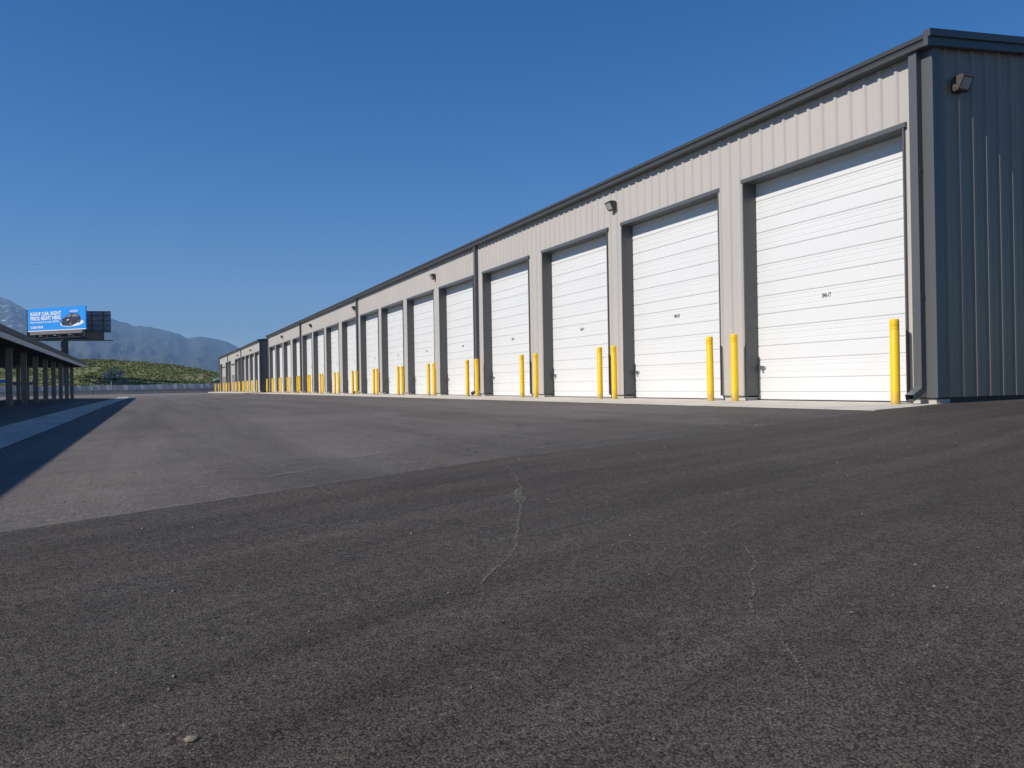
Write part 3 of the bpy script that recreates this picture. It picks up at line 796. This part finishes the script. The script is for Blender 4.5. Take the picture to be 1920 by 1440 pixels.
# ------------------------------------------------------------------ embankment
CREST = [(-140, 7.5), (-27, 6.9), (-9, 6.7), (-3.8, 6.3), (5.3, 5.5), (12.6, 4.1), (15, 3.6), (25, 1.6), (45, -.2), (200, -.8)]
def z_emb(x, y):
    h = interp(x, CREST)
    t = max(0, min(1, (y - 166) / 29)); t = t * t * (3 - 2 * t) * .35 + t * .65
    z = -.75 + (h + .75) * t
    if y > 198: z -= (y - 198) * .05
    return z + .22 * noise.noise(Vector((x * .23, y * .23, 3))) * min(1, t * 4) + (.12 * noise.noise(Vector((x * .8, y * .8, 9)))) * min(1, t * 4)
mb = MB(); xe = frange(-140, 120, 1.3); ye = frange(165, 215, 1.25)
n = len(xe)
mb.add([(x, y, z_emb(x, y)) for y in ye for x in xe], [(j*n+i, j*n+i+1, (j+1)*n+i+1, (j+1)*n+i) for j in range(len(ye)-1) for i in range(n-1)])
M['grassbank'] = mat('weedy_bank', (.21, .21, .08), .95, var=.4, vscale=.35, col2=(.145, .165, .055))
tag(mb.build('embankment', M['grassbank'], smooth=True, recalc=False), kind='structure')

def leaf_mat(name, c1, c2, vs_=.8):
    mt = mat(name, c1, .8, var=.5, vscale=vs_, col2=c2, spec=.15)
    return mt
M['weed'] = leaf_mat('weed_leaf', (.215, .225, .075), (.135, .165, .050))
M['sage'] = leaf_mat('sage_leaf', (.48, .50, .43), (.30, .33, .27), 2)
def clump(mb, x, y, z, r, h, nl, rnd):
    for _ in range(nl):
        t = rnd.uniform(0, 6.283); q = r * math.sqrt(rnd.random()); zz = z + h * rnd.random() * (1 - .6 * q / r)
        c = Vector((x + q * math.cos(t), y + q * math.sin(t), zz))
        s = rnd.uniform(.08, .2); d = Vector((rnd.gauss(0, 1), rnd.gauss(0, 1), rnd.gauss(.6, .8))).normalized(); u = d.orthogonal().normalized(); u = Matrix.Rotation(rnd.uniform(0, 6.28), 3, d) @ u; w = d.cross(u)
        mb.add([c - u * s, c + w * s * .6, c + u * s, c - w * s * .6], [(0, 1, 2, 3)])
rnd = random.Random(3); wd = MB()
for _ in range(9500):
    y = 166.5 + 31 * rnd.random() ** 1.05; x = rnd.uniform(-36, 30)
    if noise.noise(Vector((x * .16, y * .16, 20))) < -.25 and rnd.random() < .75: continue
    clump(wd, x, y, z_emb(x, y) - .05, rnd.uniform(.2, .45), rnd.uniform(.2, .6), 9, rnd)
tag(wd.build('weed_cover', M['weed'], recalc=False), kind='stuff')

# sage coloured bush on the bank
def bush(x, y, label):
    z = z_emb(x, y); t = thing('bush', label, 'bush', (x, y, z))
    rn = random.Random(11); st = MB(); fo = MB()
    for k in range(9):
        ang = k * .7; tip = Vector((x + 1.5 * math.cos(ang) * rn.uniform(.5, 1.1), y + 1.2 * math.sin(ang), z + rn.uniform(1.1, 2.2)))
        st.bar((x, y, z - .2), tip, .07, 6, .02)
    for k in range(58):
        ang = rn.uniform(0, 6.28); rr = 2.2 * math.sqrt(rn.random()); zz = z + .3 + 2.3 * rn.random() * (1 - rr / 3.2)
        clump(fo, x + rr * math.cos(ang), y + rr * .8 * math.sin(ang), zz, rn.uniform(.3, .6), rn.uniform(.3, .6), 26, rn)
    st.build('stem', M['bark'], t); fo.build('foliage', M['sage'], t, recalc=False)
bush(-5.7, 178.5, 'grey green bush standing out on the weedy embankment')

# soil heap and white roof by the far right corner
mb = MB(); xs_ = frange(-7, 7, .7); ys_ = frange(-3, 3, .6); n = len(xs_)
mb.add([(13.5 + x, 165.5 + y * .6, -.75 + 2.15 * max(0, 1 - (x / 7)**2) * max(0, 1 - (y / 3)**2) * (1 + .25 * noise.noise(Vector((x, y, 0))))) for y in ys_ for x in xs_],
       [(j*n+i, j*n+i+1, (j+1)*n+i+1, (j+1)*n+i) for j in range(len(ys_)-1) for i in range(n-1)])
tag(mb.build('soil_heap', M['soil'], smooth=True), 'low heap of dark soil behind the fence near the farther building', 'soil heap')
tr = thing('shed', 'small white roofed shed just left of the farther building', 'shed', (13.6, 171, -.75))
mb = MB(); mb.box(12.5, 16.5, 170, 173, -.8, 1.75); mb.build('wall', M['galvdark'], tr)
mb = MB(); mb.prism([(12.2, 1.76), (16.8, 1.76), (16.8, 1.9), (14.5, 2.55), (12.2, 1.9)], 169.8, 173.2, 'y'); mb.build('roof', M['whitepaint'], tr)

# ------------------------------------------------------------------ billboard
bb = thing('billboard', 'tall billboard with a bright blue car advert on a thick dark pole', 'billboard', (-14.0, 172.6, -.7))
PL, PR = Vector((-20.4, 176.8, 0)), Vector((-10.05, 166.7, 0))
ux = (PR - PL).normalized(); nrm = Vector((ux.y, -ux.x, 0)); LEN = (PR - PL).length
Z0, Z1 = 11.45, 15.78
def slab(mb, o, u, nv, u0, u1, n0, n1, z0, z1):
    vs = [o + u * a_ + nv * b_ + Vector((0, 0, z)) for z in (z0, z1) for a_, b_ in ((u0, n0), (u1, n0), (u1, n1), (u0, n1))]
    mb.add(vs, [(0, 3, 2, 1), (4, 5, 6, 7), (0, 1, 5, 4), (1, 2, 6, 5), (2, 3, 7, 6), (3, 0, 4, 7)])
mb = MB(); slab(mb, PL, ux, nrm, 0, LEN, -.22, 0, Z0 + .16, Z1); poster = mb.build('poster', M['ink_blue'], bb)
mb = MB(); slab(mb, PL, ux, nrm, 0, LEN, -.22, .006, Z0, Z0 + .158); mb.build('white_border', M['paper'], bb)
B0 = parent_origin(bb)
def poster_M(u0, z0, off):
    o = PL + ux * u0 + nrm * off + Vector((0, 0, z0)) - B0
    return Matrix(((ux.x, 0, nrm.x, o.x), (ux.y, 0, nrm.y, o.y), (0, 1, 0, o.z), (0, 0, 0, 1)))
text_obj('headline', 'RIGHT CAR. RIGHT', .93, M['paper'], poster, poster_M(.70, Z0 + 2.95, .02), bold=.034, sx=.97)
text_obj('headline', 'PRICE. RIGHT HERE.', .93, M['paper'], poster, poster_M(.70, Z0 + 2.12, .02), bold=.034, sx=.95)
text_obj('small_print', 'Shop thousands of cars under $20,000.', .46, M['paper'], poster, poster_M(.70, Z0 + 1.58, .02), bold=.012, sx=1.0)
text_obj('advertiser_name', 'CARVANA', .66, M['paper'], poster, poster_M(.70, Z0 + .55, .02), bold=.02, sx=1.06)
def flat(name, pts, mt, off):
    mb = MB(); mb.add([PL + ux * p[0] + nrm * off + Vector((0, 0, Z0 + p[1])) for p in pts], [tuple(range(len(pts)))]); return mb.build(name, mt, poster)
def ell(cx_, cz_, rx, rz, k=36, rot=0.0):
    return [(cx_ + rx * math.cos(t) * math.cos(rot) - rz * math.sin(t) * math.sin(rot), cz_ + rx * math.cos(t) * math.sin(rot) + rz * math.sin(t) * math.cos(rot)) for t in [2 * math.pi * i / k for i in range(k)]]
flat('white_disc', ell(11.1, 1.25, 2.9, .62, rot=.04), M['paper'], .010)
body = [(8.55, 1.05), (8.5, 1.75), (8.75, 2.15), (9.6, 2.42), (10.05, 2.86), (10.6, 3.08), (11.7, 3.1), (12.6, 2.9), (13.05, 2.42), (13.2, 2.2), (13.25, 1.55), (13.0, 1.28), (12.5, 1.3), (11.2, .82), (10.6, .72), (9.0, .82)]
flat('printed_car', body, M['carblack'], .016)
flat('printed_car_window', [(9.75, 2.42), (10.15, 2.82), (10.65, 2.98), (11.0, 2.96), (10.8, 2.42)], M['cargrey'], .022)
flat('printed_car_window', [(11.15, 2.4), (11.3, 2.92), (11.95, 2.93), (12.5, 2.72), (12.75, 2.42)], M['cargrey'], .022)
flat('printed_headlight', [(9.7, 1.78), (10.1, 2.0), (10.5, 1.98), (10.1, 1.78)], M['paper'], .022)
flat('printed_headlight', [(8.62, 1.72), (8.85, 1.85), (8.9, 1.72)], M['cargrey'], .022)
flat('printed_wheel', ell(10.75, 1.12, .34, .42), M['black'], .022); flat('printed_wheel', ell(12.75, 1.55, .24, .34), M['black'], .022)
flat('printed_hub', ell(10.77, 1.12, .19, .25), M['cargrey'], .026); flat('printed_hub', ell(12.77, 1.55, .13, .2), M['cargrey'], .026)
# halo ring
o_ = ell(11.6, 3.45, 1.0, .19, 32); i_ = ell(11.6, 3.45, .72, .09, 32)
mb = MB(); allp = [PL + ux * p[0] + nrm * .026 + Vector((0, 0, Z0 + p[1])) for p in o_ + i_]
mb.add(allp, [(i, (i+1) % 32, 32 + (i+1) % 32, 32 + i) for i in range(32)]); mb.build('printed_halo', M['paper'], poster)
# lower apron panels
mb = MB(); slab(mb, PL, ux, nrm, .4, LEN - 1.0, -.16, -.05, Z0 - .62, Z0 - .06); mb.build('lower_panel', M['bbgrey'], bb)
# back face: second panel, seen from behind
Q0, Q1 = Vector((-20.9, 179.2, 0)), Vector((-6.3, 176.9, 0))
u2 = (Q1 - Q0).normalized(); n2 = Vector((u2.y, -u2.x, 0)); L2 = (Q1 - Q0).length
mb = MB(); slab(mb, Q0, u2, n2, 0, L2, -.15, 0, Z0 + .05, Z1 - .1); mb.build('back_panel', M['bbback'], bb)
for zz in (Z0 + .35, Z0 + 1.35, Z0 + 2.4, Z0 + 3.35, Z0 + 4.15):
    mb = MB(); slab(mb, Q0, u2, n2, 0, L2 - .1, .0, .16, zz, zz + .10); mb.build('back_rail', M['bbframe'], bb)
for uu in (1, 3.6, 6.3, 9.2, 11.35, 13.4):
    mb = MB(); slab(mb, Q0, u2, n2, uu, uu + .18, .162, .50, Z0 - 1.5, Z1 - .15); mb.build('back_upright', M['bbframe'], bb)
for uu in (1.2, 4.4, 7.6, 10.8, 13.6):
    mb = MB(); slab(mb, PL, ux, nrm, uu, uu + .26, -.55, -.222, Z0 - 1.35, Z1 - .1); mb.build('upright', M['bbframe'], bb)
# torsion beam, catwalks, pole
mb = MB(); A_ = Vector((-18.8, 177.0, 0)); B_ = Vector((-7.6, 174.2, 0)); uu = (B_ - A_).normalized(); nn = Vector((uu.y, -uu.x, 0))
slab(mb, A_, uu, nn, 0, (B_ - A_).length, -.6, .6, Z0 - 1.42, Z0 - .35); mb.build('torsion_beam', M['bbframe'], bb)
mb = MB(); slab(mb, PL, ux, nrm, -1.2, LEN - .5, -.3, .75, Z0 - 1.42, Z0 - 1.30)
slab(mb, Q0, u2, n2, 0, L2 + .3, -.7, .3, Z0 - 1.55, Z0 - 1.43); mb.build('catwalk', M['bbframe'], bb)
mb = MB(); slab(mb, Q0, u2, n2, 0.2, L2 - 1.3, .505, .62, Z0 - 1.42, Z0 + .12); mb.build('lower_skirt', M['bbframe'], bb)
mb = MB()
for uu_ in (-1.15, -.2): mb.bar(PL + ux * uu_ + nrm * .7 + Vector((0, 0, Z0 - 1.3)), PL + ux * uu_ + nrm * .7 + Vector((0, 0, Z0 - .2)), .035, 6)
for zz in (Z0 - .2, Z0 - .7): mb.bar(PL + ux * -1.15 + nrm * .7 + Vector((0, 0, zz)), PL + ux * .1 + nrm * .7 + Vector((0, 0, zz)), .03, 6)
mb.build('handrail', M['bbframe'], bb)
mb = MB(); mb.bar((-14.0, 172.6, -.9), (-14.0, 172.6, Z0 - 1.38), .62, 28); mb.build('pole', M['bbframe'], bb, smooth=True)
for uu_ in (1.6, 5.2, 8.8, 12.4):
    mb = MB(); mb.bar(PL + ux * uu_ + nrm * .1 + Vector((0, 0, Z0 - 1.25)), PL + ux * uu_ + nrm * 1.5 + Vector((0, 0, Z0 - 1.05)), .04, 6)
    slab(mb, PL + ux * uu_, ux, nrm, -.35, .35, 1.4, 1.75, Z0 - 1.1, Z0 - .95); mb.build('flood_lamp', M['bbgrey'], bb)

# ------------------------------------------------------------------ lamps beyond the bank
def mast(x, y, z0, z1, label, kind):
    t = thing('street_lamp', label, 'street lamp', (x, y, z0), 'street lamps beyond the embankment')
    mb = MB(); mb.bar((x, y, z0), (x, y, z1), .16, 8, .09); mb.build('pole', M['lampole'], t)
    arm = 1.0 if kind == 2 else 2.6
    for s in ((-1, 1) if kind == 2 else (1,) if kind == 1 else (-1,)):
        mb = MB(); mb.bar((x, y, z1 - .15), (x + s * arm, y, z1 + .1), .06, 6); mb.build('arm', M['lampole'], t)
        mb = MB(); mb.prism([(x + s * arm - .5, z1 + .02), (x + s * arm + .5, z1 + .02), (x + s * arm + .42, z1 + .22), (x + s * arm - .42, z1 + .22)], y - .25, y + .25, 'y'); mb.build('lamp_head', M['lamphead'], t)
mast(-12.15, 260, 0, 10.75, 'short twin-headed street lamp above the embankment, left of the taller one', 2)
mast(-6.6, 260, 0, 11.5, 'taller twin-headed street lamp above the embankment', 2)
mast(-1.9, 330, 0, 11.1, 'distant single-arm street lamp above the middle of the embankment', 1)
mast(1.2, 345, 0, 11.0, 'distant single-arm street lamp above the embankment, pointing left', -1)
mast(17.6, 320, 0, 10.3, 'distant street lamp above the right end of the embankment, arm to the right', 1)
mast(8.6, 330, 0, 9.9, 'low distant street lamp between the others above the embankment', 2)

# ------------------------------------------------------------------ mountains
ELEV = [(-30, .108), (-14, .112), (-10, .111), (-7.99, .1011), (-7.18, .0938), (-6.58, .0874), (-4.8, .087), (-3.32, .0865), (-2.03, .0808), (-.75, .0734), (.35, .0713), (1.46, .0672), (2.43, .060), (2.82, .0594), (3.25, .0613), (4.08, .0589),
        (4.91, .0558), (5.69, .0483), (6.77, .0369), (9, .03), (14, .04), (22, .05), (35, .045)]
DR = 6200.0
def z_mtn(az, d):
    h = interp(az, ELEV) * DR
    t = (d - 2600) / (DR - 2600)
    if d <= DR:
        env = max(0, t) ** 1.25
        q = Vector((az * .55, d * .0011, 2.0))
        rdg = 1 - abs(noise.noise(q * 1.0)) * 2
        rdg += .5 * (1 - abs(noise.noise(q * 2.3)) * 2) + .28 * (1 - abs(noise.noise(q * 5.1)) * 2) + .15 * noise.noise(q * 11)
        amp = .12 * math.sin(math.pi * max(0, min(1, t))) ** .8
        return max(-2.5, h * env * (1 - amp * 1.05) + h * amp * .5 * rdg)
    return h * max(0, 1 - (d - DR) / 1500)
azs = frange(-30, 33, .14); ds = frange(2500, 6200, 62) + [6400, 6900, 7600]
mb = MB(); n = len(azs)
def jag(az): return 9 * noise.noise(Vector((az * 2.2, 0, 5))) + 4 * noise.noise(Vector((az * 7, 0, 5)))
mb.add([(d * math.sin(R(z)), d * math.cos(R(z)), z_mtn(z, d) + (jag(z) * max(0, (d - 4500) / 1700) if d <= DR else 0)) for d in ds for z in azs],
       [(j*n+i, j*n+i+1, (j+1)*n+i+1, (j+1)*n+i) for j in range(len(ds)-1) for i in range(n-1)])
mt = bpy.data.materials.new('mountain'); mt.use_nodes = True
n_, l_ = mt.node_tree.nodes, mt.node_tree.links
b_ = n_['Principled BSDF']; b_.inputs['Roughness'].default_value = .95; b_.inputs['Specular IOR Level'].default_value = .1
ge = n_.new('ShaderNodeNewGeometry'); sp = n_.new('ShaderNodeSeparateXYZ'); l_.new(ge.outputs['Position'], sp.inputs[0])
def nnz(scale, det=6, rough=.6):
    t = n_.new('ShaderNodeTexNoise'); t.inputs['Scale'].default_value = scale; t.inputs['Detail'].default_value = det; t.inputs['Roughness'].default_value = rough; l_.new(ge.outputs['Position'], t.inputs['Vector']); return t.outputs['Fac']
def mrng(x, a0, a1, b0, b1):
    t = n_.new('ShaderNodeMapRange'); l_.new(x, t.inputs['Value']); t.inputs['From Min'].default_value = a0; t.inputs['From Max'].default_value = a1; t.inputs['To Min'].default_value = b0; t.inputs['To Max'].default_value = b1; return t.outputs[0]
def mm(op, x, y):
    t = n_.new('ShaderNodeMath'); t.operation = op
    for i, s in enumerate((x, y)):
        if isinstance(s, (int, float)): t.inputs[i].default_value = s
        else: l_.new(s, t.inputs[i])
    return t.outputs[0]
mx = n_.new('ShaderNodeMix'); mx.data_type = 'RGBA'; l_.new(mrng(nnz(.006), .35, .65, 0, 1), mx.inputs['Factor'])
mx.inputs['A'].default_value = (.042, .052, .032, 1); mx.inputs['B'].default_value = (.078, .076, .052, 1)
sn = n_.new('ShaderNodeMix'); sn.data_type = 'RGBA'
snow = mm('MULTIPLY', mrng(nnz(.014, 7, .65), .565, .595, 0, 1), mm('MULTIPLY', mrng(sp.outputs[2], 300, 420, 0, 1), mrng(sp.outputs[0], -640, -560, 1, 0)))
l_.new(snow, sn.inputs['Factor']); l_.new(mx.outputs['Result'], sn.inputs['A']); sn.inputs['B'].default_value = (.85, .86, .88, 1)
l_.new(sn.outputs['Result'], b_.inputs['Base Color'])
tag(mb.build('mountain', mt, smooth=True, recalc=False), kind='structure')

# ------------------------------------------------------------------ aeroplane far off in the sky
ap = thing('aeroplane', 'tiny white aeroplane high in the blue sky above the billboard', 'aeroplane', (-430.0, 3977.0, 549.0))
A0 = parent_origin(ap)
dirx = Vector((1, .12, -.02)).normalized(); sy = Vector((-.12, 1, 0)).normalized(); uz = dirx.cross(sy)
def L_(x, y, z): return A0 + dirx * x + sy * y + uz * z
mb = MB(); mb.bar(L_(-13, 0, 0), L_(12, 0, 0), 1.9, 14, 1.9); mb.bar(L_(12, 0, 0), L_(16, 0, -.4), 1.9, 14, .5); mb.bar(L_(-13, 0, 0), L_(-19, 0, .8), 1.9, 14, .4); mb.build('fuselage', M['aluminium'], ap, smooth=True)
for s in (-1, 1):
    mb = MB(); mb.add([L_(4, s*1.5, -.8), L_(-2, s*1.5, -.8), L_(-7, s*16, .6), L_(-4.5, s*16, .6), L_(4, s*1.5, -.4), L_(-2, s*1.5, -.4), L_(-7, s*16, .8), L_(-4.5, s*16, .8)],
                      [(0, 1, 2, 3), (4, 7, 6, 5), (0, 4, 5, 1), (1, 5, 6, 2), (2, 6, 7, 3), (3, 7, 4, 0)]); mb.build('wing', M['aluminium'], ap)
    mb = MB(); mb.bar(L_(3.5, s*5.5, -2), L_(-1, s*5.5, -2), 1.1, 12, .8); mb.build('engine', M['aluminium'], ap)
mb = MB(); mb.add([L_(-13, -.2, 1.5), L_(-18, -.2, 1.2), L_(-20, -.2, 7), L_(-17.5, -.2, 7), L_(-13, .2, 1.5), L_(-18, .2, 1.2), L_(-20, .2, 7), L_(-17.5, .2, 7)],
                  [(0, 1, 2, 3), (4, 7, 6, 5), (0, 4, 5, 1), (1, 5, 6, 2), (2, 6, 7, 3), (3, 7, 4, 0)]); mb.build('tail_fin', M['aluminium'], ap)

# ------------------------------------------------------------------ haze
hz = bpy.data.materials.new('haze'); hz.use_nodes = True
hn, hl = hz.node_tree.nodes, hz.node_tree.links
hn.remove(hn['Principled BSDF'])
pv = hn.new('ShaderNodeVolumePrincipled'); pv.inputs['Color'].default_value = (.37, .62, 1.0, 1); pv.inputs['Density'].default_value = 1.5e-4; pv.inputs['Anisotropy'].default_value = 0.0
hl.new(pv.outputs[0], hn['Material Output'].inputs['Volume'])
mb = MB(); mb.box(-4000, 4000, -500, 9000, -3.0, 730); h_ = mb.build('haze', hz)
tag(h_, kind='stuff')
